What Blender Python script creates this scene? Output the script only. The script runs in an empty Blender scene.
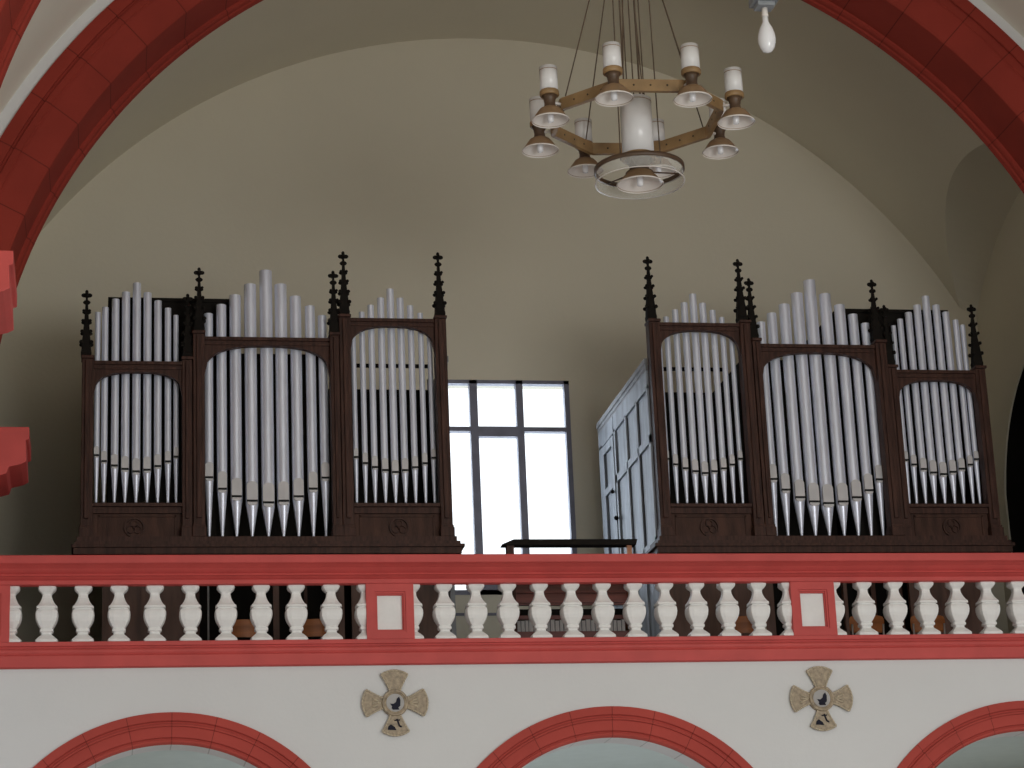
import bpy, math, random
from mathutils import Matrix, Vector
random.seed(4)
PI = math.pi; sin = math.sin; cos = math.cos
C = bpy.context.scene.collection

# ------------------------------------------------------------------ materials
def lin(c):
    return tuple(((v/255)/12.92 if v/255 <= .04045 else ((v/255+.055)/1.055)**2.4) for v in c)
def mat(name, col, rough=.6, metal=0., var=.08, scale=6., bump=.0, bscale=40., spec=.5, wood=False, stretch=(1,1,1), col2=None):
    m = bpy.data.materials.new(name); m.use_nodes = True
    nt = m.node_tree; N = nt.nodes; L = nt.links
    b = N['Principled BSDF']
    b.inputs['Roughness'].default_value = rough
    b.inputs['Metallic'].default_value = metal
    b.inputs['Specular IOR Level'].default_value = spec
    tc = N.new('ShaderNodeTexCoord'); mp = N.new('ShaderNodeMapping')
    L.new(tc.outputs['Object'], mp.inputs['Vector'])
    mp.inputs['Scale'].default_value = stretch
    nz = N.new('ShaderNodeTexNoise'); nz.inputs['Scale'].default_value = scale
    nz.inputs['Detail'].default_value = 5
    L.new(mp.outputs['Vector'], nz.inputs['Vector'])
    rp = N.new('ShaderNodeValToRGB')
    c2 = col2 if col2 else tuple(v*(1-var*2) for v in col)
    c1 = tuple(min(1, v*(1+var)) for v in col)
    rp.color_ramp.elements[0].position = .32; rp.color_ramp.elements[1].position = .68
    rp.color_ramp.elements[0].color = (*c2, 1); rp.color_ramp.elements[1].color = (*c1, 1)
    L.new(nz.outputs['Fac'], rp.inputs['Fac']); L.new(rp.outputs['Color'], b.inputs['Base Color'])
    if bump:
        n2 = N.new('ShaderNodeTexNoise'); n2.inputs['Scale'].default_value = bscale
        L.new(mp.outputs['Vector'], n2.inputs['Vector'])
        bp = N.new('ShaderNodeBump'); bp.inputs['Strength'].default_value = bump; bp.inputs['Distance'].default_value = .01
        L.new(n2.outputs['Fac'], bp.inputs['Height']); L.new(bp.outputs['Normal'], b.inputs['Normal'])
    return m
def jointed(name, col, pitch_angle, joint=.02, dark=.45, rough=.55, phase=0.):
    """painted arch stones: radial joints as a pattern about the object's origin (the arch centre)"""
    m = mat(name, col, rough, var=.06, scale=1.5, bump=.15, bscale=30)
    nt = m.node_tree; N = nt.nodes; L = nt.links; b = N['Principled BSDF']
    src = b.inputs['Base Color'].links[0].from_socket
    tc = N.new('ShaderNodeTexCoord'); sp = N.new('ShaderNodeSeparateXYZ'); L.new(tc.outputs['Object'], sp.inputs[0])
    a = N.new('ShaderNodeMath'); a.operation = 'ARCTAN2'; L.new(sp.outputs['Z'], a.inputs[0]); L.new(sp.outputs['X'], a.inputs[1])
    d = N.new('ShaderNodeMath'); d.operation = 'MULTIPLY_ADD'; L.new(a.outputs[0], d.inputs[0]); d.inputs[1].default_value = 1/pitch_angle; d.inputs[2].default_value = 20+phase
    f = N.new('ShaderNodeMath'); f.operation = 'FRACT'; L.new(d.outputs[0], f.inputs[0])
    g = N.new('ShaderNodeMath'); g.operation = 'LESS_THAN'; L.new(f.outputs[0], g.inputs[0]); g.inputs[1].default_value = joint
    mx = N.new('ShaderNodeMix'); mx.data_type = 'RGBA'; L.new(g.outputs[0], mx.inputs['Factor'])
    L.new(src, mx.inputs[6]); mx.inputs[7].default_value = (*[v*dark for v in col], 1)
    L.new(mx.outputs[2], b.inputs['Base Color'])
    return m
RED = (.54, .078, .070)
M = {}
M['navevault'] = mat('nave_vault_plaster', (.74, .71, .62), .9, var=.015, scale=.6)
M['white'] = mat('front_limewash', (.67, .675, .67), .9, var=.015, scale=.8, bump=.2, bscale=25)
M['cream'] = mat('cream_plaster', (.69, .64, .51), .9, var=.02, scale=.5, bump=.2, bscale=18)
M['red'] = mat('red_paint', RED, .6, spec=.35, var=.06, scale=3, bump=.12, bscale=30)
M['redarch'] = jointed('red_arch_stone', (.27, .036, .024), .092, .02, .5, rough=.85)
M['redarch'].node_tree.nodes['Principled BSDF'].inputs['Specular IOR Level'].default_value = .15
M['redsmall'] = jointed('red_archivolt_stone', (.43, .068, .053), .232, .02, .5, rough=.8, phase=.27)
M['redsmall'].node_tree.nodes['Principled BSDF'].inputs['Specular IOR Level'].default_value = .2
M['soffit'] = jointed('pale_soffit_stone', (.6, .57, .6), .232, .03, .6, phase=.27)
M['stone'] = mat('white_baluster_paint', (.80, .80, .78), .55, var=.02, scale=10, bump=.1)
M['wood'] = mat('dark_oak', (.066, .030, .021), .55, spec=.22, var=.25, scale=5, stretch=(6, 6, .6), bump=.2, bscale=20)
M['woodp'] = mat('dark_oak_panel', (.072, .033, .022), .6, spec=.22, var=.25, scale=4, stretch=(3, 3, .6), bump=.2)
M['woodlow'] = mat('brown_case_boarding', (.12, .062, .045), .6, var=.2, scale=4, stretch=(3, 3, .5))
M['pipe'] = mat('silver_pipe_metal', (.80, .84, .95), .36, metal=.40, var=.05, scale=5, stretch=(3, 3, .5))
M['lip'] = mat('matt_pipe_lip', (.62, .61, .61), .6, metal=.1, var=.04)
M['slit'] = mat('mouth_slit_dark', (.01, .01, .01), .8)
M['black'] = mat('black_stain_and_shade', (.013, .011, .009), .85, spec=.12)  # dark fittings; also painted shade on tower walls and pinnacles
M['greypanel'] = mat('grey_limed_boarding', (.32, .355, .395), .5, var=.22, scale=3, stretch=(2, 2, .5), bump=.15)
M['greydark'] = mat('grey_limed_cornice', (.22, .22, .22), .5, var=.2)
M['frame'] = mat('window_frame_with_glare', (.18, .18, .23), .5)  # grey lifted towards blue to paint in the backlit window glare
M['ply'] = mat('orange_plywood', (.42, .15, .045), .4, var=.15, scale=3, stretch=(1, 1, 6))
M['steel'] = mat('chair_steel', (.55, .55, .55), .35, metal=.8)
M['console'] = mat('red_brown_console', (.20, .055, .04), .45, var=.2, scale=4, stretch=(.6, 6, 6))
M['paper'] = mat('book_page_edges', (.62, .62, .60), .8, var=.15, scale=60, stretch=(6, 1, .3))
M['cover'] = mat('grey_book_cloth', (.18, .19, .20), .7)
M['ringwood'] = mat('honey_oak', (.32, .20, .09), .45, var=.15, scale=5)
M['brownwood'] = mat('walnut_turning', (.10, .06, .035), .45, var=.15)
M['bell'] = mat('tan_bell_shade', (.30, .19, .10), .45, var=.1)
M['brass'] = mat('bolt_dark', (.06, .045, .03), .4, metal=.6)
M['cable'] = mat('brown_cable', (.11, .07, .04), .6)
M['opal'] = mat('opal_glass', (.80, .80, .80), .25, var=.01)
M['opalin'] = mat('enamel_white', (.78, .74, .70), .3, var=.02)
M['bulb'] = mat('coated_bulb_glass', (.82, .83, .86), .12, var=.01)
M['grey'] = mat('grey_fitting', (.24, .26, .28), .5)
M['bronze'] = mat('tan_ceramic', (.36, .285, .19), .5, var=.18, scale=30, bump=.4, bscale=60)
M['bronze2'] = mat('pale_ceramic_edge', (.50, .42, .30), .45, var=.1, scale=20)
M['disc'] = mat('medallion_ground', (.36, .345, .33), .5, var=.08)
M['relief'] = mat('blue_black_glaze', (.018, .018, .03), .7, spec=.15)
M['floor'] = mat('stone_floor', (.5, .47, .42), .6, var=.15, scale=1.5)
M['under'] = mat('pale_blue_plaster', (.50, .55, .56), .9, var=.02)
def glassmat():
    m = bpy.data.materials.new('clear_glass'); m.use_nodes = True
    nt = m.node_tree; nt.nodes.clear(); L = nt.links
    o = nt.nodes.new('ShaderNodeOutputMaterial'); t = nt.nodes.new('ShaderNodeBsdfTransparent'); g = nt.nodes.new('ShaderNodeBsdfGlossy')
    nz = nt.nodes.new('ShaderNodeTexNoise'); nz.inputs['Scale'].default_value = 8
    g.inputs['Roughness'].default_value = .05; x = nt.nodes.new('ShaderNodeMixShader'); x.inputs[0].default_value = .06
    t.inputs['Color'].default_value = (.96, .97, .98, 1)
    L.new(t.outputs[0], x.inputs[1]); L.new(g.outputs[0], x.inputs[2]); L.new(x.outputs[0], o.inputs[0])
    L.new(nz.outputs['Fac'], g.inputs['Color'])
    return m
def milkmat():
    m = bpy.data.materials.new('frosted_glass_band'); m.use_nodes = True
    nt = m.node_tree; nt.nodes.clear(); L = nt.links
    o = nt.nodes.new('ShaderNodeOutputMaterial'); t = nt.nodes.new('ShaderNodeBsdfTransparent'); g = nt.nodes.new('ShaderNodeBsdfDiffuse')
    g.inputs['Color'].default_value = (.8, .8, .76, 1)
    x = nt.nodes.new('ShaderNodeMixShader'); x.inputs[0].default_value = .22
    L.new(t.outputs[0], x.inputs[1]); L.new(g.outputs[0], x.inputs[2]); L.new(x.outputs[0], o.inputs[0])
    return m
M['glass'] = glassmat(); M['milk'] = milkmat()

# ------------------------------------------------------------------ mesh builder
class MB:
    def __init__(s): s.v = []; s.f = []; s.mi = []; s.cur = 0; s.sm = []; s.smooth = False
    def add(s, vs, fs):
        o = len(s.v); s.v += [tuple(v) for v in vs]
        for f in fs: s.f.append([o+i for i in f]); s.mi.append(s.cur); s.sm.append(s.smooth)
        return s
    def box(s, x0, x1, y0, y1, z0, z1):
        return s.add([(x, y, z) for z in (z0, z1) for y in (y0, y1) for x in (x0, x1)],
              [(0,2,3,1),(4,5,7,6),(0,1,5,4),(2,6,7,3),(0,4,6,2),(1,3,7,5)])
    def lathe(s, prof, c=(0,0,0), n=20, squash=None, rot=0., caps=True):
        """profile (r, z) about the vertical axis; n=4 gives a square section"""
        sm = s.smooth; s.smooth = n > 8
        vs = []; fs = []
        for r, z in prof:
            for k in range(n):
                a = 2*PI*k/n + rot
                vs.append((c[0]+r*cos(a), c[1]+r*sin(a), c[2]+z))
        m = len(prof)
        for i in range(m-1):
            for k in range(n):
                k2 = (k+1) % n
                fs.append((i*n+k, i*n+k2, (i+1)*n+k2, (i+1)*n+k))
        if caps:
            fs.append(tuple(range(n-1, -1, -1))); fs.append(tuple((m-1)*n+k for k in range(n)))
        s.add(vs, fs); s.smooth = sm; return s
    def square(s, prof, c=(0,0,0)):
        return s.lathe([(r*math.sqrt(2), z) for r, z in prof], c, 4, rot=PI/4)
    def tube(s, a, b, r, n=8, r2=None):
        a = Vector(a); b = Vector(b); d = (b-a).normalized()
        u = d.orthogonal().normalized(); w = d.cross(u); r2 = r if r2 is None else r2
        vs = [a+(u*cos(2*PI*k/n)+w*sin(2*PI*k/n))*r for k in range(n)] + [b+(u*cos(2*PI*k/n)+w*sin(2*PI*k/n))*r2 for k in range(n)]
        fs = [(k, (k+1) % n, n+(k+1) % n, n+k) for k in range(n)] + [tuple(range(n-1, -1, -1)), tuple(range(n, 2*n))]
        sm = s.smooth; s.smooth = n > 5; s.add(vs, fs); s.smooth = sm; return s
    def prism(s, poly, y0, y1, plane='xz'):
        """closed polygon in XZ extruded along Y"""
        n = len(poly)
        vs = [(p[0], y0, p[1]) for p in poly] + [(p[0], y1, p[1]) for p in poly]
        if plane == 'yz': vs = [(y0, p[0], p[1]) for p in poly] + [(y1, p[0], p[1]) for p in poly]
        fs = [tuple(range(n)), tuple(range(2*n-1, n-1, -1))] + [(k, n+k, n+(k+1) % n, (k+1) % n) for k in range(n)]
        return s.add(vs, fs)
    def sweepx(s, prof, x0, x1):
        """profile (y, z) extruded along X"""
        return s.prism(prof, x0, x1, 'yz')
    def sphere(s, c, r, n=10, sz=1.):
        pr = [(r*sin(PI*i/8)+1e-4, -r*sz*cos(PI*i/8)) for i in range(9)]
        return s.lathe(pr, c, n)
    def archsweep(s, prof, frames, closed=True):
        """profile of (r, y) swept along frames (ox, oz, nx, nz)"""
        m = len(prof); vs = []; fs = []
        for ox, oz, nx, nz in frames:
            for r, y in prof: vs.append((ox+r*nx, y, oz+r*nz))
        for i in range(len(frames)-1):
            for k in range(m if closed else m-1):
                k2 = (k+1) % m
                fs.append((i*m+k, (i+1)*m+k, (i+1)*m+k2, i*m+k2))
        if closed:
            fs.append(tuple(range(m))); fs.append(tuple((len(frames)-1)*m+k for k in range(m-1, -1, -1)))
        return s.add(vs, fs)
    def build(s, name, mats, parent=None, loc=None, bevel=0.):
        me = bpy.data.meshes.new(name); me.from_pydata(s.v, [], s.f)
        mats = mats if isinstance(mats, (list, tuple)) else [mats]
        for m in mats: me.materials.append(m)
        for i, p in enumerate(me.polygons):
            p.material_index = s.mi[i]; p.use_smooth = s.sm[i]
        if loc is not None:
            me.transform(Matrix.Translation(-Vector(loc)))
        me.update(calc_edges=True)
        import bmesh
        bm = bmesh.new(); bm.from_mesh(me); bmesh.ops.recalc_face_normals(bm, faces=bm.faces); bm.to_mesh(me); bm.free()
        o = bpy.data.objects.new(name, me); C.objects.link(o)
        if loc is not None: o.location = loc
        if parent is not None:
            o.parent = parent
            o.location = (Vector(loc) if loc is not None else Vector((0, 0, 0))) - (Vector(parent['_o']) if '_o' in parent else Vector((0, 0, 0)))
        if loc is not None: o['_o'] = list(loc)
        elif parent is not None and '_o' in parent: o['_o'] = [0., 0., 0.]
        if bevel:
            b = o.modifiers.new('edge', 'BEVEL'); b.width = bevel; b.segments = 2; b.limit_method = 'ANGLE'
        return o
def empty(name, loc, label, cat, group=None):
    o = bpy.data.objects.new(name, None); C.objects.link(o); o.location = loc; o['_o'] = list(loc)
    o.empty_display_size = .1
    o['label'] = label; o['category'] = cat
    if group: o['group'] = group
    return o
def struct(o): o['kind'] = 'structure'; return o
def tag(o, label, cat, group=None):
    o['label'] = label; o['category'] = cat
    if group: o['group'] = group
    return o
def arcframes(cx, cz, z0, n=96, a0=0., a1=PI):
    fr = []
    if z0 is not None and z0 < cz: fr.append((cx, z0, 1, 0))
    for i in range(n+1):
        a = a0 + (a1-a0)*i/n
        fr.append((cx, cz, cos(a), sin(a)))
    if z0 is not None and z0 < cz: fr.append((cx, z0, -1, 0))
    return fr

AX, AZ = 4.8, 7.8            # axis of the vault
YB = 5.4                     # back wall of the gallery
RV = 6.86                    # radius of gallery vault
FZ = 5.45                    # gallery floor

# ------------------------------------------------------------------ building shell
# nave floor
struct(MB().box(-12, 22, -34, 9, -.2, 0).build('floor', M['floor']))
# gallery slab
struct(MB().box(-2.6, 12.4, .06, YB+.3, FZ-.22, FZ).build('floor', M['under']))
# back wall with a window opening
WX0, WX1, WZ0, WZ1 = 3.93, 5.67, 7.38, 10.03
XL, XR = -1.4, 11.0
def back_outline():
    b = MB()
    T = .35
    def top(x):
        return AZ-.09 + math.sqrt(max(RV**2-(x-AX)**2, .01)) + .05
    xs = [-2.2+i*(14.0/112) for i in range(113)]
    xs = sorted(set([round(x, 4) for x in xs] + [WX0, WX1]))
    for a, c in zip(xs, xs[1:]):
        m = (a+c)/2
        ta, tc_ = (top(a), top(c)) if XL-.5 < m < XR+.6 else (top(XL-.5), top(XR+.6))
        ta = max(ta, 12.6 if m > 9.5 or m < 0 else 0); tc_ = max(tc_, 12.6 if m > 9.5 or m < 0 else 0)
        if WX0 <= m <= WX1:
            b.prism([(a, 0), (c, 0), (c, WZ0), (a, WZ0)], YB, YB+T)
            b.prism([(a, WZ1), (c, WZ1), (c, tc_), (a, ta)], YB, YB+T)
        else:
            b.prism([(a, 0), (c, 0), (c, tc_), (a, ta)], YB, YB+T)
    return b
struct(back_outline().build('wall_back', M['cream']))
# gallery vault with side penetrations (lunette cells) above the side walls
NC_Y, NC_R, NC_TOP = 3.0, 3.3, 12.1
def niche_z(y):
    d = y-NC_Y
    return NC_TOP-NC_R+math.sqrt(NC_R**2-d*d)
VZ = AZ-.09
def vault():
    b = MB(); b.smooth = True
    ys = [.5+i*(YB-.5+.02)/44 for i in range(45)]
    n = 90; rows = []
    for y in ys:
        # angle at which the vault stops on each side
        zs = niche_z(y) if .62 <= y <= YB+.02 else VZ + math.sqrt(RV**2-(XR-AX)**2)
        ar = math.asin(min(.999, (zs-VZ)/RV))
        rows.append([(AX+RV*cos(ar+(PI-2*ar)*i/n), y, VZ+RV*sin(ar+(PI-2*ar)*i/n)) for i in range(n+1)])
    vs = [p for r in rows for p in r]; w = n+1
    b.add(vs, [(j*w+i, j*w+i+1, (j+1)*w+i+1, (j+1)*w+i) for j in range(len(ys)-1) for i in range(n)])
    # cells running outward from the cut edge to the side walls
    for side in (0, -1):
        e = [r[side] for r in rows]
        X = XR if side == 0 else XL
        vs = []
        for p in e:
            vs.append(p); dz = .0
            vs.append((X, p[1], p[2]-.10))
        b.smooth = False
        b.add(vs, [(2*j, 2*j+1, 2*j+3, 2*j+2) for j in range(len(e)-1)])
    return b
struct(vault().build('ceiling', M['cream']))
# right side wall with an arched doorway into a dark stair tower
def side_wall(X, out):
    b = MB()
    y0, y1 = .5, YB+.1
    DC, DR, DS = 3.2, 1.9, 8.2
    ys = [y0+i*(y1-y0)/70 for i in range(71)]
    x2 = X+out*.02
    for a, c in zip(ys, ys[1:]):
        m = (a+c)/2
        tz = 12.25
        if abs(m-DC) < DR:
            za = DS+math.sqrt(max(0, DR**2-(a-DC)**2)); zc = DS+math.sqrt(max(0, DR**2-(c-DC)**2))
            b.prism([(a, za), (c, zc), (c, tz), (a, tz)], min(X, x2), max(X, x2), 'yz')
            b.prism([(a, 0), (c, 0), (c, FZ), (a, FZ)], min(X, x2), max(X, x2), 'yz')
        else:
            b.prism([(a, 0), (c, 0), (c, tz), (a, tz)], min(X, x2), max(X, x2), 'yz')
    return b
struct(side_wall(XR, 1).build('wall_right', M['cream']))
struct(side_wall(XL, -1).build('wall_left', M['cream']))
# stair towers behind those doorways, their darkness painted on as black walls
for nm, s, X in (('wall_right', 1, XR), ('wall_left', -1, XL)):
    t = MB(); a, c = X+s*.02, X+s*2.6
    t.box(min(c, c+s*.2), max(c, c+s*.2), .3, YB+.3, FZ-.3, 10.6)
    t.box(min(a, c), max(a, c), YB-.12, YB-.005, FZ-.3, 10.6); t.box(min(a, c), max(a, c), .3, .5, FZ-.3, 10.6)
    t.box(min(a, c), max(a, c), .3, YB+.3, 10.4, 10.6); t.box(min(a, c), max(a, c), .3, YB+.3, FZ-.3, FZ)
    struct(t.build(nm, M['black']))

# the great round arch in front of the gallery, and the next one nearer in the nave
AP = [(6.47, -.03), (6.34, -.03), (6.335, -.005), (6.31, -.005), (6.30, -.03), (6.235, -.035), (6.225, -.02), (6.20, -.02), (5.955, .05), (5.935, .065), (5.93, .085),
      (5.925, .66), (5.90, .665), (5.885, .69), (5.88, .73), (5.862, .745), (5.85, .80), (6.9, .80), (6.9, .3), (6.47, .3)]
def arch_at(dy, name, z0):
    b = MB().archsweep([(r, y+dy) for r, y in AP], arcframes(AX, AZ, z0, 120))
    return struct(b.build(name, M['redarch'], loc=(AX, dy, AZ)))
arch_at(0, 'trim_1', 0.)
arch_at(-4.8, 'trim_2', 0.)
# stepped imposts where the arches spring
def impost(sx, y0, y1, zt, name, k=.92):
    def X(r): return AX+sx*r
    b = MB()
    prof = [(X(6.6), zt), (X(5.42), zt), (X(5.42), zt-.13), (X(5.45), zt-.14), (X(5.44), zt-.36), (X(5.49), zt-.39), (X(5.60), zt-.42), (X(5.62), zt-.49), (X(5.72), zt-.52), (X(5.78), zt-.60), (X(5.86), zt-.64), (X(6.6), zt-.64)]
    b.prism([(x, zt-(zt-z)*k) for x, z in prof], y0, y1)
    return struct(b.build(name, M['red'], bevel=.008))
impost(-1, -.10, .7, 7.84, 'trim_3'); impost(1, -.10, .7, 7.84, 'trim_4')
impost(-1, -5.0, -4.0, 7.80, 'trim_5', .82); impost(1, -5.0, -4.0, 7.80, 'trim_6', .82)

# front face around the arch, then the nave vault
fw = MB().archsweep([(6.40, 0.0), (6.60, 0.0), (6.60, .3), (6.40, .3)], arcframes(AX, AZ, 0., 96))
struct(fw.build('wall_front', M['white']))
nv = MB(); nv.smooth = True
nv.archsweep([(6.60, -24.0), (6.60, .02)], arcframes(AX, AZ, 6.4, 72), closed=False)
struct(nv.build('ceiling', M['navevault']))

# gallery front with three round arches
ARX = [.69, 4.8, 8.93]; ARZ = 3.36; ARO = 1.80; ARI = 1.50
def front_wall():
    b = MB()
    z1 = 5.62; xs = [-1.9+i*(13.4/268) for i in range(269)]
    for a, c in zip(xs, xs[1:]):
        m = (a+c)/2; hit = None
        for cx in ARX:
            if abs(m-cx) < ARO-.1: hit = cx
        if hit is None: b.prism([(a, 0), (c, 0), (c, z1), (a, z1)], 0, .34)
        else:
            f = lambda x: ARZ+math.sqrt(max(0, (ARO-.1)**2-(x-hit)**2))
            b.prism([(a, f(a)), (c, f(c)), (c, z1), (a, z1)], 0, .34)
    return b
struct(front_wall().build('wall_front', M['white']))
for i, cx in enumerate(ARX):
    P = [(ARO, -.025), (ARO-.075, -.025), (ARO-.085, -.005), (ARO-.10, -.005), (ARO-.11, -.03), (ARO-.125, -.03), (ARO-.13, -.01), (ARO-.225, -.01), (ARO-.235, 0.01),
         (ARO-.245, .01), (ARO-.25, -.005), (ARO-.27, .0), (ARO-.285, .03), (ARO-.285, .06), (ARO-.2, .06), (ARO-.1, .04), (ARO, .0)]
    struct(MB().archsweep(P, arcframes(cx, ARZ, 0., 64)).build('trim_%d' % (7+i), M['redsmall'], loc=(cx, 0, ARZ)))
    P = [(ARO-.285, .06), (ARO-.285, .40), (ARO-.05, .40), (ARO-.05, .06)]
    struct(MB().archsweep(P, arcframes(cx, ARZ, 0., 64)).build('trim_%d' % (10+i), M['soffit'], loc=(cx, 0, ARZ)))

# ------------------------------------------------------------------ balustrade
bal = empty('balustrade', (AX, .1, 5.58), 'red painted gallery balustrade with white vase balusters across the organ loft', 'balustrade')
# top rail: cornice profile (y, z)
TR = [(.30, 6.607), (-.13, 6.607), (-.135, 6.60), (-.135, 6.533), (-.125, 6.527), (-.105, 6.520), (-.065, 6.497), (-.025, 6.458), (-.02, 6.450), (-.05, 6.446), (-.055, 6.430), (-.035, 6.424),
      (-.005, 6.398), (-.005, 6.392), (-.03, 6.388), (-.03, 6.354), (.0, 6.350), (.055, 6.350), (.24, 6.445), (.28, 6.49), (.30, 6.51)]
MB().sweepx(TR, -1.1, 10.7).build('top_rail', M['red'], bal)
BR = [(.24, 5.822), (-.02, 5.822), (-.035, 5.816), (-.035, 5.780), (-.02, 5.775), (-.015, 5.76), (-.045, 5.75), (-.055, 5.735), (-.055, 5.715), (-.045, 5.70), (-.04, 5.695), (-.05, 5.685), (-.05, 5.585), (-.03, 5.575), (.24, 5.575)]
MB().sweepx(BR, -1.1, 10.7).build('base_rail', M['red'], bal)
def pilaster(x0, x1):
    b = MB(); z0, z1 = 5.82, 6.36; cx = (x0+x1)/2; hw = .148
    pz0, pz1 = 5.888, 6.275
    # face frame around a stepped recess
    b.box(x0, cx-hw, -.015, .2, z0, z1); b.box(cx+hw, x1, -.015, .2, z0, z1)
    b.box(cx-hw, cx+hw, -.015, .2, z0, pz0); b.box(cx-hw, cx+hw, -.015, .2, pz1, z1)
    # inner moulded step
    h2 = hw-.018
    b.box(cx-hw, cx-h2, 0, .2, pz0, pz1); b.box(cx+h2, cx+hw, 0, .2, pz0, pz1)
    b.box(cx-h2, cx+h2, 0, .2, pz0, pz0+.018); b.box(cx-h2, cx+h2, 0, .2, pz1-.018, pz1)
    h3 = h2-.012
    b.box(cx-h2, cx-h3, .02, .2, pz0+.018, pz1-.018); b.box(cx+h3, cx+h2, .02, .2, pz0+.018, pz1-.018)
    b.box(cx-h3, cx+h3, .02, .2, pz0+.018, pz0+.03); b.box(cx-h3, cx+h3, .02, .2, pz1-.03, pz1-.018)
    o = b.build('pilaster', M['red'], bal)
    MB().box(cx-h3, cx+h3, .045, .2, pz0+.03, pz1-.03).build('recessed_panel', M['stone'], o)['label'] = 'white recessed panel'
for x0, x1 in ((-1.22, -.768), (2.51, 2.96), (6.647, 7.085), (10.37, 10.8)): pilaster(x0, x1)
BH = [(-.05, .085), (0, .085), (.018, .088), (.030, .084), (.047, .070), (.060, .054), (.072, .046), (.10, .048), (.125, .056), (.15, .068), (.175, .084), (.188, .096),
      (.192, .102), (.212, .104), (.216, .088), (.224, .088), (.229, .101), (.245, .108), (.275, .110), (.305, .106), (.335, .096), (.36, .082), (.385, .066), (.396, .058),
      (.400, .060), (.404, .067), (.425, .067), (.431, .056), (.440, .050), (.455, .054), (.475, .078), (.50, .104), (.508, .110), (.532, .111)]
def baluster_mesh():
    b = MB()
    prof = [(r*.945, 6.356-h) for h, r in BH]
    # square section with softened corners
    n = 20
    vs = []
    for r, z in prof:
        for k in range(n):
            a = 2*PI*(k+.5)/n
            e = 7
            d = (abs(cos(a))**e+abs(sin(a))**e)**(-1/e)
            vs.append((r*d*cos(a), r*d*sin(a), z))
    fs = [(i*n+k, i*n+(k+1) % n, (i+1)*n+(k+1) % n, (i+1)*n+k) for i in range(len(prof)-1) for k in range(n)]
    fs += [tuple(range(n)), tuple((len(prof)-1)*n+k for k in range(n))]
    b.add(vs, fs); return b
proto = None
def baluster(x, cut=None):
    global proto
    if proto is None:
        o = baluster_mesh().build('baluster', M['stone'])
        proto = o.data.copy(); o.data = proto
    else:
        o = bpy.data.objects.new('baluster', proto); C.objects.link(o)
    if cut:                                   # half baluster against a pilaster
        o.data = o.data.copy()
        for v in o.data.vertices: v.co.x = max(v.co.x, cut[1]-x) if cut[0] > 0 else min(v.co.x, cut[1]-x)
    o.parent = bal; o.location = Vector((x, .10, 0))-Vector(bal['_o'])
k_ = 22.1/22
for i in range(11): baluster((-.76+i*.3265)*k_, (1, -.785) if i == 0 else (-1, 2.525) if i == 10 else None)
for i in range(-6, 7): baluster(4.8+i*.3065*k_, (1, 2.945) if i == -6 else (-1, 6.66) if i == 6 else None)
for i in range(11): baluster((7.058+i*.3165)*k_, (1, 7.07) if i == 0 else (-1, 10.385) if i == 10 else None)

# ------------------------------------------------------------------ organs
PY = 2.38; PK = (PY+22)/24.2      # pipes stand just behind the case front at y = 2.2
def tz(z): return 1.6+(z-1.6)*PK
OUT = ([.0, .078, .185, .292, .405, .517, .626, .731, .815],
       [8.187, 8.123, 8.075, 8.038, 8.012, 8.030, 8.070, 8.122, 8.175],
       [8.283, 8.230, 8.196, 8.175, 8.151, 8.170, 8.197, 8.233, 8.277],
       [9.766, 9.823, 9.914, 9.994, 10.097, 9.990, 9.902, 9.823, 9.746],
       [.060, .068, .080, .086, .088, .086, .080, .068, .056], 7.69)
CEN = ([1.155, 1.290, 1.437, 1.597, 1.765, 1.922, 2.078, 2.231, 2.362],
       [7.950, 7.826, 7.745, 7.697, 7.678, 7.697, 7.745, 7.830, 7.950],
       [8.113, 8.012, 7.940, 7.903, 7.887, 7.903, 7.940, 8.012, 8.115],
       [9.766, 9.867, 9.975, 10.10, 10.257, 10.105, 9.972, 9.867, 9.762],
       [.096, .108, .122, .130, .136, .130, .122, .108, .096], 7.327)
INN = ([2.690, 2.786, 2.886, 2.994, 3.100, 3.206, 3.313, 3.419, 3.513],
       [8.180, 8.114, 8.070, 8.037, 8.016, 8.037, 8.070, 8.114, 8.175],
       [8.276, 8.228, 8.191, 8.168, 8.147, 8.168, 8.191, 8.228, 8.275],
       [9.66, 9.812, 9.892, 9.974, 10.077, 9.975, 9.892, 9.809, 9.66],
       [.056, .062, .070, .076, .080, .076, .070, .062, .056], 7.69)
def opening(x0, x1, zs, zt, x, p=2.7):
    u = min(1, abs((x-(x0+x1)/2)/((x1-x0)/2)))
    return zs+(zt-zs)*(1-u**p)**(1/p)
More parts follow.
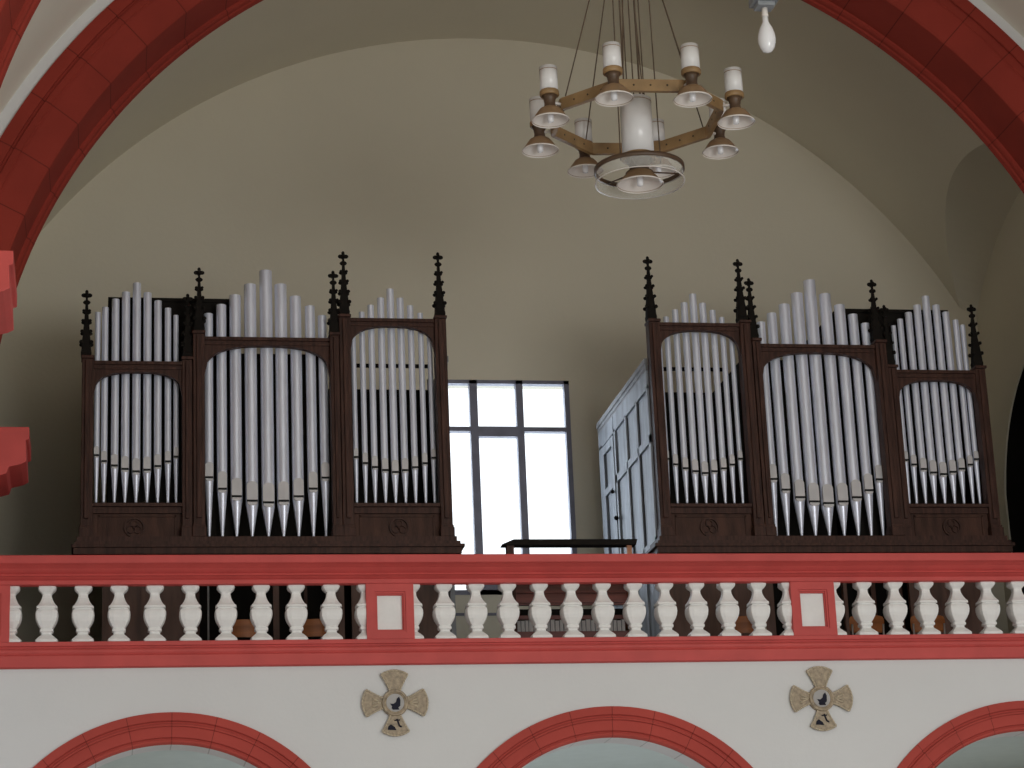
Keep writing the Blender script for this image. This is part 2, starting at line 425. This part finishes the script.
def organ(mir, label):
    S = (lambda x: 9.6-x) if mir else (lambda x: x*1.007)
    org = empty('pipe_organ', (S(1.76), 3.4, FZ), label, 'organ')
    def bx(b, x0, x1, y0, y1, z0, z1):
        a, c = sorted((S(x0), S(x1))); b.box(a, c, y0, y1, z0, z1)
    # --- posts, each a mesh of its own (front leaf with a narrow chamfered fillet)
    posts = [(-.156, -.036, 9.27, 0.), (.872, .978, 9.27, 0.), (.985, 1.104, 9.55, -.03), (2.42, 2.515, 9.55, -.03), (2.522, 2.64, 9.76, -.02), (3.546, 3.669, 9.76, -.02)]
    for x0, x1, zt, dy in posts:
        b = MB(); bx(b, x0, x1, 2.2+dy, 2.34, 7.42, zt)
        bx(b, x0+.035, x1-.035, 2.175+dy, 2.2+dy, 7.52, zt-.05)
        bx(b, x0-.012, x1+.012, 2.16+dy, 2.36, 7.32, 7.42)         # pedestal block
        bx(b, x0-.006, x1+.006, 2.18+dy, 2.35, 7.42, 7.45)
        bx(b, x0-.008, x1+.008, 2.165+dy, 2.35, zt-.03, zt)
        b.build('post', M['wood'], org, bevel=.006)
    # --- beams over arched openings
    for x0, x1, zt, za, zs, dy in ((-.036, .872, 9.222, 9.111, 8.86, .0), (1.104, 2.42, 9.503, 9.415, 9.08, .0), (2.64, 3.546, 9.735, 9.655, 9.36, .0)):
        b = MB(); N_ = 36
        for i in range(N_):
            xa = x0+(x1-x0)*i/N_; xc = x0+(x1-x0)*(i+1)/N_
            fa = opening(x0, x1, zs, za, xa); fc = opening(x0, x1, zs, za, xc)
            b.prism([(S(xa), fa), (S(xc), fc), (S(xc), zt), (S(xa), zt)], 2.23+dy, 2.30)
        bx(b, x0, x1, 2.205, 2.23, zt-.035, zt)          # top moulding
        bx(b, x0, x1, 2.215, 2.23, zt-.085, zt-.06)
        b.build('arched_beam', M['wood'], org)
    # --- sill boards, panels with a carved quatrefoil, plinth
    for x0, x1 in ((-.036, .872), (2.64, 3.546)):
        b = MB(); bx(b, x0, x1, 2.20, 2.52, 7.655, 7.69); bx(b, x0, x1, 2.24, 2.50, 7.59, 7.655)
        b.build('sill', M['wood'], org)
        b = MB(); bx(b, x0, x1, 2.27, 2.33, 7.25, 7.60)
        w = .06
        for r in ((x0+w, x1-w, 7.555, 7.575), (x0+w, x1-w, 7.32, 7.335), (x0+w, x0+w+.015, 7.32, 7.575), (x1-w-.015, x1-w, 7.32, 7.575)): bx(b, r[0], r[1], 2.258, 2.27, r[2], r[3])
        pn = b.build('carved_panel', M['woodp'], org)
        q = MB(); cx = S((x0+x1)/2-.03 if x0 < 0 else (x0+x1)/2+.02); cz = 7.442
        for k in range(28):                              # ring
            a0 = 2*PI*k/28; a1 = 2*PI*(k+1)/28
            q.prism([(cx+.105*cos(a0), cz+.105*sin(a0)), (cx+.105*cos(a1), cz+.105*sin(a1)), (cx+.088*cos(a1), cz+.088*sin(a1)), (cx+.088*cos(a0), cz+.088*sin(a0))], 2.245, 2.27)
        for j in range(3):                               # three lobes
            lx = cx+.042*cos(PI/2+j*2*PI/3); lz = cz+.042*sin(PI/2+j*2*PI/3)
            for k in range(16):
                a0 = 2*PI*k/16; a1 = 2*PI*(k+1)/16
                q.prism([(lx+.042*cos(a0), lz+.042*sin(a0)), (lx+.042*cos(a1), lz+.042*sin(a1)), (lx+.030*cos(a1), lz+.030*sin(a1)), (lx+.030*cos(a0), lz+.030*sin(a0))], 2.25, 2.27)
        q.build('carved_roundel', M['wood'], pn)
    b = MB(); bx(b, 1.104, 2.42, 2.19, 2.52, 7.295, 7.327); bx(b, 1.104, 2.42, 2.22, 2.5, 7.22, 7.295); b.build('sill', M['wood'], org)
    b = MB()
    for x0, x1, y0, z0, z1 in ((-.19, 3.70, 2.14, 7.262, 7.32), (-.21, 3.73, 2.10, 7.225, 7.262), (-.24, 3.77, 2.07, 7.195, 7.225), (-.22, 3.74, 2.10, 7.13, 7.195), (-.17, 3.68, 2.16, 7.0, 7.13)):
        bx(b, x0, x1, y0, 2.6, z0, z1)
    b.build('plinth', M['wood'], org)
    # --- lower case boarding and its uprights
    b = MB(); bx(b, .07, .93, 2.3, 2.34, FZ, 7.02); bx(b, .07, .11, 2.28, 2.30, FZ, 7.02); bx(b, .46, .50, 2.29, 2.30, FZ, 7.02); bx(b, .89, .93, 2.28, 2.30, FZ, 7.02)
    b.build('lower_panel', M['woodlow'], org)
    b = MB()
    if mir: bx(b, 2.50, 3.64, 2.3, 2.34, FZ, 7.02)
    else: bx(b, 2.62, 3.62, 2.45, 2.5, FZ, 7.02)
    b.build('lower_panel', M['woodlow'], org)
    for x, w, m in ((1.0, .05, 'wood'), (1.13, .018, 'greydark'), (1.30, .05, 'wood'), (1.62, .04, 'woodlow'), (1.80, .06, 'woodlow'), (2.12, .03, 'wood'), (2.44, .09, 'woodlow')):
        b = MB(); bx(b, x, x+w, 2.32, 2.40, FZ, 7.02); b.build('upright', M[m], org)
    b = MB(); bx(b, .93, 2.62, 2.75, 2.8, FZ, 7.02); b.build('inner_board', M['black'], org)
    # --- wind chest boxes behind the pipes
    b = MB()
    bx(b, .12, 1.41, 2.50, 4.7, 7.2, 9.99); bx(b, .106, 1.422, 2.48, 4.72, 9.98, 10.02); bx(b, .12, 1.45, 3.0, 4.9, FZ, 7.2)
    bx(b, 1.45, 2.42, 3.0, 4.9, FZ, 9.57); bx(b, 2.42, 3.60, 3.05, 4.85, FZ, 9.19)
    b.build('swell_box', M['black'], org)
    b = MB(); bx(b, 2.62, 3.60, 2.98, 3.02, 9.43, 9.465); b.build('rack_bar', M['black'], org)
    # --- end walls of the case
    x0, x1 = (3.64, 3.67)
    b = MB(); bx(b, x0, x1, 2.34, 4.95, FZ, 9.28)
    wall = b.build('side_wall', M['greypanel'], org); wall['label'] = 'limed grey panelled side wall of the case'
    def side(b, y0, y1, z0, z1, d): bx(b, 3.67, 3.67+d, y0, y1, z0, z1)
    b = MB()
    side(b, 2.34, 4.97, 9.30, 9.36, .035); side(b, 2.34, 4.96, 9.25, 9.30, .025); side(b, 2.34, 4.96, 9.22, 9.25, .02)
    b.build('cornice', M['greydark'], wall)
    b = MB()
    for y0, y1 in ((2.34, 2.40), (2.90, 2.96), (3.46, 3.52), (4.76, 4.95)): side(b, y0, y1, 7.20, 9.05, .022)
    for z0, z1 in ((9.02, 9.22), (8.41, 8.50), (7.24, 7.36)): side(b, 2.34, 4.12, z0, z1, .022)
    side(b, 4.05, 4.12, 7.2, 9.05, .022); side(b, 4.14, 4.95, 9.02, 9.22, .022)
    b.build('panel_frame', M['greypanel'], wall)
    b = MB()
    for y0, y1 in ((4.15, 4.25), (4.68, 4.76)): side(b, y0, y1, 7.30, 9.0, .028)
    for z0, z1 in ((8.90, 9.0), (8.40, 8.48), (7.30, 7.40)): side(b, 4.25, 4.68, z0, z1, .028)
    b.build('door', M['greypanel'], wall)
    for ky, kz, kr in ((4.20, 8.33, .022), (4.08, 7.99, .028)): MB().sphere((S(3.72), ky, kz), kr).build('door_knob', M['black'], wall)
    b = MB()
    for y0, y1 in ((2.34, 2.42), (2.89, 2.94), (3.4, 3.5), (4.1, 4.2), (4.85, 4.95)): side(b, y0, y1, FZ, 7.2, .02)
    b.build('lower_boarding', M['greypanel'], wall)
    b = MB()
    for y in (2.885, 2.965, 3.455, 3.525, 4.13): side(b, y-.008, y+.008, 7.38, 9.0, .004)
    b.build('panel_joint', M['black'], wall)
    b = MB(); bx(b, -.13, -.10, 2.34, 4.9, 7.2, 9.3); bx(b, -.13, -.10, 3.0, 4.9, FZ, 7.2); b.build('side_wall', M['wood'], org)
    # --- pinnacles
    def pinnacle(x, zb, zt, y=2.26, w=.100):
        b = MB(); cx = S(x)+(-.012 if mir else (-.015 if x < .5 else .008)); H = zt-zb
        b.square([(w/2, 0), (w/2*1.12, .05), (w/2*1.0, .08), (w/2*.94, H*.20), (w/2*.76, H*.33), (w/2*.52, H*.52), (w/2*.36, H*.70), (w/2*.24, H*.84), (w/2*.22, H*.93), (.006, H)], (cx, y, zb))
        for f, s_ in ((.20, .026), (.36, .023), (.52, .021), (.67, .019)):
            rr = w/2*(.98-f*.92)
            for dx, dy in ((1, 1), (-1, 1), (1, -1), (-1, -1)):
                p = (cx+dx*rr, y+dy*rr, zb+H*f)
                b.tube((cx+dx*rr*.6, y+dy*rr*.6, zb+H*f-.015), (p[0]+dx*.012, p[1]+dy*.012, p[2]+.008), s_*.5, 6, s_*.55)
                b.sphere((p[0]+dx*.012, p[1]+dy*.012, p[2]+.012), s_*.85, 6)
        # knob and cross finial
        b.sphere((cx, y, zb+H*.82), .040, 8, .6)
        b.box(cx-.036, cx+.036, y-.014, y+.014, zb+H*.90, zb+H*.95)
        b.box(cx-.014, cx+.014, y-.036, y+.036, zb+H*.90, zb+H*.95)
        for d in (-1, 1):
            b.sphere((cx+d*.036, y, zb+H*.925), .021, 6); b.sphere((cx, y+d*.036, zb+H*.925), .021, 6)
        b.sphere((cx, y, zb+H*.975), .018, 6, 1.3)
        return b.build('pinnacle', M['black'], org)  # same oak as the case, its backlit silhouette painted in as black
    for x, zb, zt in ((-.10, 9.265, 10.015), (.925, 9.265, 9.99), (1.045, 9.545, 10.29), (2.468, 9.545, 10.28), (2.58, 9.755, 10.505), (3.607, 9.755, 10.515)):
        pinnacle(x, zb, zt)
    # --- pipes: body > lip, mouth slit, foot
    for XS, SL, MT, TP, DI, FT in (OUT, CEN, INN):
        for x, sl, mt, tp, d in zip(XS, SL, MT, TP, DI):
            x = S(x)+((.02 if FT < 7.4 else .01 if x < 1 else 0) if mir else 0); r = d/2; z0, s0, m0, t0 = tz(FT), tz(sl), tz(mt), tz(tp)-.018
            if FT < 7.4: s0 = tz(sl); 
            b = MB(); n = 20
            zb = s0-.012
            b.lathe([(r, zb+.0), (r, m0-.01), (r, m0+.03), (r, t0)], (x, PY, 0), n, caps=False)
            b.lathe([(r-.006, zb), (r-.006, t0)], (x, PY, 0), n, caps=False)
            b.lathe([(r-.006, 0), (r, 0.0001)], (x, PY, t0), n, caps=False)
            b.lathe([(r*.05, 0), (r-.006, 0.0001)], (x, PY, t0-.05), n, caps=False)
            p = b.build('pipe', M['pipe'], org)
            # flattened upper lip with a rounded head
            hw = r*.86; pts = [(x-hw, s0+.012), (x+hw, s0+.012), (x+hw, m0-r*.55)]
            for k in range(1, 8):
                a = PI*k/8; pts.append((x+hw*cos(a), m0-r*.55+r*.6*sin(a)))
            pts.append((x-hw, m0-r*.55))
            MB().prism(pts, PY-r*1.02, PY-r*.5).build('lip', M['lip'], p)
            MB().box(x-hw, x+hw, PY-r*1.03, PY-r*.5, s0-.012, s0+.012).build('mouth_slit', M['slit'], p)
            b = MB()
            b.lathe([(.012, z0), (.014, z0+.01), (r*.96, s0-r*.7), (r, s0-r*.45), (r, s0-.006)], (x, PY, 0), n)
            ft = b.build('foot', M['pipe'], p)
            b = MB(); pts = [(x+hw, s0-.006), (x-hw, s0-.006)]
            for k in range(1, 8):
                a = PI+PI*k/8; pts.append((x+hw*cos(a), s0-.006-r*.12+r*.55*sin(a)))
            b.prism(pts, PY-r*1.03, PY-r*.5); b.build('lip', M['lip'], p)
    return org
organ(False, 'dark oak case of silver pipes standing to the left of the window')
organ(True, 'dark oak case of silver pipes standing to the right of the window, grey panelled side')

# ------------------------------------------------------------------ window
win = MB()
fy0, fy1 = YB-.02, YB+.08
fr = [(WX0, 3.99, WZ0, WZ1), (5.61, WX1, WZ0, WZ1), (WX0, WX1, 9.985, WZ1), (WX0, WX1, WZ0, 7.435), (4.44, 4.535, WZ0, WZ1), (5.01, 5.095, WZ0, WZ1), (4.535, 5.01, 9.32, 9.445), (4.535, 5.01, WZ0, 7.53), (3.99, 4.44, 9.385, 9.44), (5.095, 5.61, 9.385, 9.44)]
for x0, x1, z0, z1 in fr: win.box(x0, x1, fy0, fy1, z0, z1)
wo = struct(win.build('window_1', M['frame']))
MB().box(3.97, 5.63, YB+.03, YB+.036, 7.41, 10.0).build('pane', M['glass'], wo)
struct(MB().box(3.7, 5.9, YB-.02, YB+.0, 7.13, 7.16).build('trim_13', M['frame']))

# ------------------------------------------------------------------ organ console behind the rail
cs = empty('organ_console', (4.65, 1.1, FZ), 'red-brown organ console with a dark sloped top standing under the window', 'console')
b = MB()
b.prism([(3.98, 6.925), (5.34, 6.925), (5.36, 6.985), (4.10, 6.985), (3.98, 6.935)], .86, .99)
b.build('top_board', M['black'], cs, bevel=.004)
for x0, x1, m in ((4.03, 4.10, 'wood'), (5.25, 5.30, 'ply')):
    MB().prism([(.88, FZ), (1.2, FZ), (1.2, 6.60), (.97, 6.60), (.97, 6.925), (.88, 6.925)], x0, x1, 'yz').build('side_panel', M[m], cs)
b = MB(); b.box(4.10, 5.25, .98, 1.02, 6.34, 6.56); b.box(4.10, 5.25, .96, .98, 6.46, 6.475); b.box(4.10, 5.25, .955, .98, 6.36, 6.375); b.build('back_panel', M['console'], cs)
MB().box(4.10, 5.25, .92, 1.10, 6.56, 6.60).build('shelf', M['brownwood'], cs)
MB().box(4.10, 5.25, .90, 1.20, 6.03, 6.06).build('shelf', M['console'], cs)
MB().box(4.10, 5.25, 1.10, 1.13, 6.22, 6.26).build('back_rail', M['console'], cs)
MB().box(4.10, 5.25, 1.18, 1.20, FZ, 6.34).build('backboard', M['black'], cs)
MB().box(4.10, 5.25, .90, .93, 5.97, 6.03).build('front_rail', M['console'], cs)
x = 4.11; i = 0
hb = None
while x < 5.20:
    w = .036+.014*random.random(); h = .115+.015*random.random()
    r = empty('hymn_book', (x, .935, 6.061), 'grey hymn book with pale page edges in the row on the console shelf', 'book', 'hymn books on the console shelf')
    MB().box(0, .003, 0, .13, 0, h).box(w-.005, w-.002, 0, .13, 0, h).box(0, w-.002, .127, .13, 0, h).build('cover', M['cover'], r)
    MB().box(.003, w-.005, .004, .127, .002, h-.004).build('pages', M['paper'], r)
    for c in r.children:
        c.location = (0, 0, 0)
    x += w; i += 1
# ------------------------------------------------------------------ plywood chairs on the gallery
chair = None
def make_chair(label):
    t = empty('stacking_chair', (0, 0, 0), label, 'chair', 'plywood chairs behind the balustrade')
    b = MB(); n = 12; H = .16; vs = []
    # curved backrest facing +y, rounded corners
    for yy in (0, .012):
        for j, (zz, hw) in enumerate(((.635, .150), (.65, .175), (.68, .185), (.77, .185), (.80, .172), (.81, .145))):
            for k in range(n+1):
                u = -1+2*k/n; vs.append((u*hw, -.19+.05*(u*u)+yy+(.0 if j else 0), zz))
    w = n+1; R_ = 6; fs = []
    for s in (0, 1):
        for j in range(R_-1):
            for k in range(n): q = s*R_*w+j*w+k; fs.append((q, q+1, q+w+1, q+w))
    for k in range(n):
        fs.append((k, k+1, R_*w+k+1, R_*w+k)); q = (R_-1)*w+k; fs.append((q, q+1, R_*w+q+1, R_*w+q))
    for j in range(R_-1):
        for k in (0, n): q = j*w+k; fs.append((q, q+w, R_*w+q+w, R_*w+q))
    b.add(vs, fs); b.build('backrest', M['ply'], t)
    b = MB(); b.prism([(-.19, .44), (.19, .44), (.195, .452), (-.195, .452)], -.16, .22); b.build('seat', M['ply'], t, bevel=.004)
    for sx in (-1, 1):
        MB().tube((sx*.175, .19, .44), (sx*.20, .22, 0), .011).build('leg', M['steel'], t)
        MB().tube((sx*.165, -.14, .44), (sx*.20, -.22, 0), .011).build('leg', M['steel'], t)
        MB().tube((sx*.165, -.14, .44), (sx*.165, -.165, .72), .011).build('back_support', M['steel'], t)
    return t
spots = [(1.437, 'plywood chair behind the balusters under the left organ, the left one of two there'),
         (2.15, 'plywood chair under the left organ beside the red left pilaster with white panel'),
         (6.56, 'plywood chair under the right organ just left of the right pilaster with white panel'),
         (7.81, 'plywood chair just right of the right pilaster with white panel'),
         (8.465, 'plywood chair farthest right behind the balusters')]
for i, (x, lb) in enumerate(spots):
    if i == 0: c = chair = make_chair(lb)
    else:
        c = chair.copy(); C.objects.link(c); c['label'] = lb
        for ch in list(chair.children):
            d = ch.copy(); C.objects.link(d); d.parent = c
    c.location = (x, 1.38, FZ)

# ------------------------------------------------------------------ chandelier
CX, CY, CZ = 4.905, -2.0, 10.31
ch = empty('chandelier', (CX, CY, CZ), 'octagonal honey-wood chandelier with upright opal tubes and bell shades hanging in the nave', 'chandelier')
RO = .80
A0 = math.radians(22.5-2.7)
corners = [(CX+RO*cos(A0+k*PI/4), CY+RO*sin(A0+k*PI/4)) for k in range(8)]
for k in range(8):
    a = Vector((*corners[k], 0)); c = Vector((*corners[(k+1) % 8], 0)); d = (c-a).normalized(); nrm = Vector((-d.y, d.x, 0))
    b = MB(); hb_, tk = .056, .022
    vs = []
    for z in (CZ-hb_, CZ+hb_):
        for p, s in ((a, -1), (c, -1), (c, 1), (a, 1)):
            q = p+nrm*tk*s; vs.append((q.x, q.y, z))
    b.add(vs, [(0, 1, 2, 3), (4, 5, 6, 7), (0, 1, 5, 4), (1, 2, 6, 5), (2, 3, 7, 6), (3, 0, 4, 7)])
    beam = b.build('ring_beam', M['ringwood'], ch)
    for t in (.25, .5, .75):
        p = a+(c-a)*t; q = MB()
        q.tube((p-nrm*(tk+.004)+Vector((0, 0, CZ))), (p+nrm*(tk+.004)+Vector((0, 0, CZ))), .009, 8)
        q.build('bolt', M['brass'], beam)
def lamp(x, y, z, s=1.0, tubeh=.23, tr=.085, name='lamp', bs=1.0):
    """upright opal tube over a wooden neck and a bell shade opening downward; z = level of the neck"""
    b = MB(); b.lathe([(tr*.85*s, .06), (tr*.66*s, .03), (tr*.58*s, -.01), (tr*.62*s, -.04), (tr*.85*s, -.065)], (x, y, z), 24)
    nk = b.build(name, M['brownwood'], ch)
    MB().lathe([(tr*s, .06), (tr*1.05*s, .065), (tr*1.05*s, .10), (tr*.98*s, .11)], (x, y, z), 24).build('collar', M['ringwood'], nk)
    b = MB(); b.lathe([(tr*.97*s, .11), (tr*.97*s, .11+tubeh), (tr*.9*s, .11+tubeh), (tr*.9*s, .12)], (x, y, z), 24)
    tb = b.build('opal_tube', M['opal'], nk)
    rz = .11+tubeh-.035
    b.cur = 0
    MB().lathe([(tr*.985*s, rz), (tr*.985*s, rz+.006)], (x, y, z), 24).build('ring_line', M['bell'], nk)
    # bell: tan outside, white enamel inside
    q = tr*s*bs
    MB().lathe([(tr*.75*s, -.055), (q*1.15, -.075), (q*1.5, -.115), (q*1.85, -.16), (q*2.0, -.175)], (x, y, z), 32, caps=False).build('bell_shade', M['bell'], nk)
    MB().lathe([(q*2.02, -.186), (q*2.06, -.178), (q*2.0, -.173), (q*1.76, -.162), (q*1.42, -.128), (q*.9, -.095), (.01, -.085)], (x, y, z), 32, caps=False).build('shade_lining', M['opalin'], nk)
    MB().lathe([(.01, -.20), (.028*s, -.19), (.03*s, -.13), (.024*s, -.085)], (x, y, z), 12).build('light_bulb', M['bulb'], nk)
    return nk
for k in range(8):
    a = A0+k*PI/4; lx = CX+(RO+.13)*cos(a); ly = CY+(RO+.13)*sin(a)
    nk = lamp(lx, ly, CZ+.0)
    MB().tube((CX+RO*cos(a), CY+RO*sin(a), CZ), (lx, ly, CZ), .014).build('bracket', M['opalin'], nk)
# central lamp
lz = CZ-.475
ck = lamp(CX, CY, lz, 1.0, .55, .152, 'centre_lamp', .70)
# glass ring around the centre lamp
b = MB(); b.lathe([(.405, 0), (.412, -.115), (.404, -.115), (.398, 0)], (CX, CY, lz-.05), 48, caps=False); b.build('glass_ring', M['milk'], ch)
b = MB()
b.lathe([(.398, -.005), (.418, -.005), (.418, .035), (.398, .035), (.398, -.005)], (CX, CY, lz-.05), 48, caps=False); b.build('ring_hoop', M['brownwood'], ch)
b = MB(); b.lathe([(.404, -.118), (.416, -.118), (.416, -.112), (.404, -.112), (.404, -.118)], (CX, CY, lz-.05), 48, caps=False); b.build('ring_hoop', M['opalin'], ch)
for k in range(3):
    a = .1+k*2*PI/3
    MB().tube((CX+.10*cos(a), CY+.10*sin(a), lz-.05), (CX+.41*cos(a), CY+.41*sin(a), lz-.05), .007, 6).build('spoke', M['brownwood'], ch)
hub = (CX, CY, 14.30)
MB().lathe([(.09, 0), (.09, .05), (.05, .09), (.05, .12)], hub, 20).build('ceiling_hub', M['brownwood'], ch)
for k in (0, 2, 4, 6, 1, 5):
    a = A0+k*PI/4+.08
    MB().tube((CX+RO*cos(a), CY+RO*sin(a), CZ+.06), (CX+.04*cos(a), CY+.04*sin(a), hub[2]-1.55), .006, 6).build('cable', M['cable'], ch)
MB().lathe([(.05, 0), (.05, .1)], (CX, CY, hub[2]-1.6), 12).build('cable_collar', M['brownwood'], ch)
for dx, dy, r, z in ((-.10, 0, .008, lz+.72), (-.06, .05, .006, lz+.72), (-.17, .0, .006, lz+.05), (.05, 0, .009, CZ-.1), (.10, .04, .006, CZ-.1), (.22, .05, .006, lz+.05), (-.02, -.04, .006, lz+.05)):
    MB().tube((CX+dx, CY+dy, z), (CX+dx*.8, CY+dy*.6, hub[2]), r, 6).build('cable', M['cable'], ch)

# ------------------------------------------------------------------ single bulb hanging at the top
bx_, by_, bz_ = 5.475, -4.4, 10.30
pb = empty('hanging_bulb_lamp', (bx_, by_, bz_), 'bare oval white bulb in a grey fitting hanging right of the chandelier', 'lamp')
b = MB(); b.box(bx_-.105, bx_+.105, by_-.10, by_+.10, bz_+.04, bz_+.20); b.box(bx_-.075, bx_+.075, by_-.07, by_+.07, bz_, bz_+.04); b.build('housing', M['grey'], pb, bevel=.006)
MB().tube((bx_, by_, bz_+.2), (bx_, by_, 13.68), .015).build('stem', M['grey'], pb)
MB().lathe([(.024, .01), (.026, -.055), (.03, -.07), (.026, -.078)], (bx_, by_, bz_), 16).build('socket', M['opalin'], pb)
MB().lathe([(.024, -.078), (.026, -.13), (.036, -.15), (.056, -.19), (.070, -.24), (.075, -.285), (.071, -.325), (.058, -.365), (.036, -.395), (.006, -.405)], (bx_, by_, bz_), 24).build('bulb', M['bulb'], pb)

# ------------------------------------------------------------------ consecration crosses on the gallery front
def cross(cx, cz, label):
    t = empty('wall_cross', (cx, 0, cz), label, 'cross', 'wall crosses on the gallery front')
    def arm(k):
        a = PI/2*k
        def P(r, w): return (cx+r*cos(a)-w*sin(a), cz+r*sin(a)+w*cos(a))
        L_ = []
        N_ = 8
        for i in range(N_+1):
            f = i/N_; r = .09+f*.175; w = .042+.083*f**1.35; L_.append((r, w))
        tip = []
        for i in range(1, 8):
            u = 1-2*i/8; tip.append((.265+.040*(1-u*u), .125*u))
        pts = [P(r, w) for r, w in L_]+[P(r, w) for r, w in tip]+[P(r, -w) for r, w in reversed(L_)]
        o = MB().prism(pts, -.035, 0).build('arm', M['bronze'], t)
        # raised rim along both edges and the tip
        line = L_+tip+[(r, -w) for r, w in reversed(L_)]
        q = MB()
        for (r0, w0), (r1, w1) in zip(line, line[1:]):
            p0 = P(r0, w0); p1 = P(r1, w1); q.tube((p0[0], -.036, p0[1]), (p1[0], -.036, p1[1]), .009, 6)
        q.build('rim', M['bronze2'], o)
        return o, P
    for k in range(4):
        o, P = arm(k)
        if k in (0, 2):                    # carved bud on the side arms
            q = MB()
            for w in (-.04, 0, .04):
                p0 = P(.13, 0); p1 = P(.21, w); q.tube((p0[0], -.036, p0[1]), (p1[0], -.04, p1[1]), .006, 6, .011)
            q.build('relief', M['bronze2'], o)
        if k == 3:                         # painted hill and a small cross on the lower arm
            q = MB(); q.prism([(cx-.075, cz-.25), (cx+.005, cz-.255), (cx-.01, cz-.225), (cx-.045, cz-.20), (cx-.07, cz-.22)], -.042, -.03)
            q.tube((cx+.012, -.038, cz-.15), (cx+.035, -.038, cz-.215), .008, 6); q.tube((cx+.035, -.038, cz-.215), (cx+.055, -.038, cz-.225), .008, 6)
            q.tube((cx-.012, -.038, cz-.165), (cx+.04, -.038, cz-.16), .006, 6)
            q.build('relief', M['relief'], o)
    b = MB()
    def yl(prof, m, name, par):
        n = 32; vs = []
        for r, y in prof:
            for k in range(n): a = 2*PI*k/n; vs.append((cx+r*cos(a), y, cz+r*sin(a)))
        fs = [(i*n+k, i*n+(k+1) % n, (i+1)*n+(k+1) % n, (i+1)*n+k) for i in range(len(prof)-1) for k in range(n)]
        fs.append(tuple((len(prof)-1)*n+k for k in range(n)))
        q = MB(); q.smooth = False; q.add(vs, fs); return q.build(name, m, par)
    md = yl([(.125, 0), (.125, -.045), (.118, -.055), (.105, -.055), (.098, -.048), (.09, -.05), (.084, -.045)], M['bronze'], 'medallion', t)
    yl([(.084, -.03), (.084, -.047), (.0801, -.047)], M['disc'], 'medallion_ground', md)
    q = MB()
    q.prism([(cx+a*1.2, cz+b_*1.2) for a, b_ in ((-.02, -.055), (.03, -.055), (.022, -.04), (.038, -.025), (.04, .02), (.03, .045), (.012, .03), (.006, .005), (-.014, -.01), (-.04, -.008), (-.024, -.03), (-.03, -.042))], -.054, -.045)
    q.build('relief', M['relief'], md)
    return t
cross(2.755, 5.217, 'tan flared cross plaque below the red pilaster between left and middle arch')
cross(6.865, 5.205, 'tan flared cross plaque below the red pilaster between middle and right arch')

# ------------------------------------------------------------------ light
W = bpy.data.worlds.new('World'); bpy.context.scene.world = W; W.use_nodes = True
WN = W.node_tree.nodes; WL = W.node_tree.links; bg = WN['Background']
wtc = WN.new('ShaderNodeTexCoord'); wsp = WN.new('ShaderNodeSeparateXYZ'); WL.new(wtc.outputs['Generated'], wsp.inputs[0])
wmr = WN.new('ShaderNodeMapRange'); wmr.interpolation_type = 'SMOOTHSTEP'       # overcast sky, brighter on the side of the gallery window
wmr.inputs['From Min'].default_value = .3; wmr.inputs['From Max'].default_value = .85
wmr.inputs['To Min'].default_value = .70; wmr.inputs['To Max'].default_value = 2.0
WL.new(wsp.outputs['Y'], wmr.inputs['Value']); WL.new(wmr.outputs['Result'], bg.inputs[1])
bg.inputs[0].default_value = (.93, .97, 1.0, 1)
def area(name, loc, target, sx, sy, power, col):
    l = bpy.data.lights.new(name, 'AREA'); l.shape = 'RECTANGLE'; l.size = sx; l.size_y = sy; l.energy = power; l.color = col
    o = bpy.data.objects.new(name, l); C.objects.link(o); o.location = loc
    o.rotation_euler = (Vector(target)-Vector(loc)).to_track_quat('-Z', 'Y').to_euler()
    return o
area('window_daylight', (4.8, YB+.9, 8.9), (4.8, 0, 8.0), 2.4, 3.0, 70, (.70, .82, 1.0))
area('under_gallery_fill', (4.8, 3.2, .6), (4.8, 3.2, 5), 9, 3.5, 110, (.85, .95, 1.0))  # added fill lamp facing up, brightens the ceiling under the gallery
area('nave_fill_light', (9.5, -23, 4.0), (4.2, 4, 9.0), 9, 5, 1330, (1.0, .99, .98))  # added area lamp behind the camera, brightens gallery and front; no window there

# ------------------------------------------------------------------ camera
f_px = 2391.54; yaw, pitch, roll = [math.radians(a) for a in (10.2823, 16.7632, -2.4319)]
fwd = Vector((sin(yaw)*cos(pitch), cos(yaw)*cos(pitch), sin(pitch)))
right = Vector((cos(yaw), -sin(yaw), 0)); up = right.cross(fwd)
r2 = right*cos(roll)+up*sin(roll); u2 = up*cos(roll)-right*sin(roll)
cam = bpy.data.cameras.new('camera'); cam.sensor_width = 36; cam.lens = f_px/1024*36; cam.clip_end = 200
co = bpy.data.objects.new('camera', cam); C.objects.link(co)
mw = Matrix((( r2.x, u2.x, -fwd.x, 0), (r2.y, u2.y, -fwd.y, -22), (r2.z, u2.z, -fwd.z, 1.6), (0, 0, 0, 1)))
co.matrix_world = mw
sc = bpy.context.scene; sc.camera = co
sc.view_settings.view_transform = 'Standard'; sc.view_settings.look = 'None'; sc.view_settings.gamma = 1; sc.view_settings.use_curve_mapping = False
sc.view_settings.exposure = 0.
sc.cycles.max_bounces = 8; sc.cycles.diffuse_bounces = 5
for o in list(bpy.data.objects):
    if '_o' in o: del o['_o']
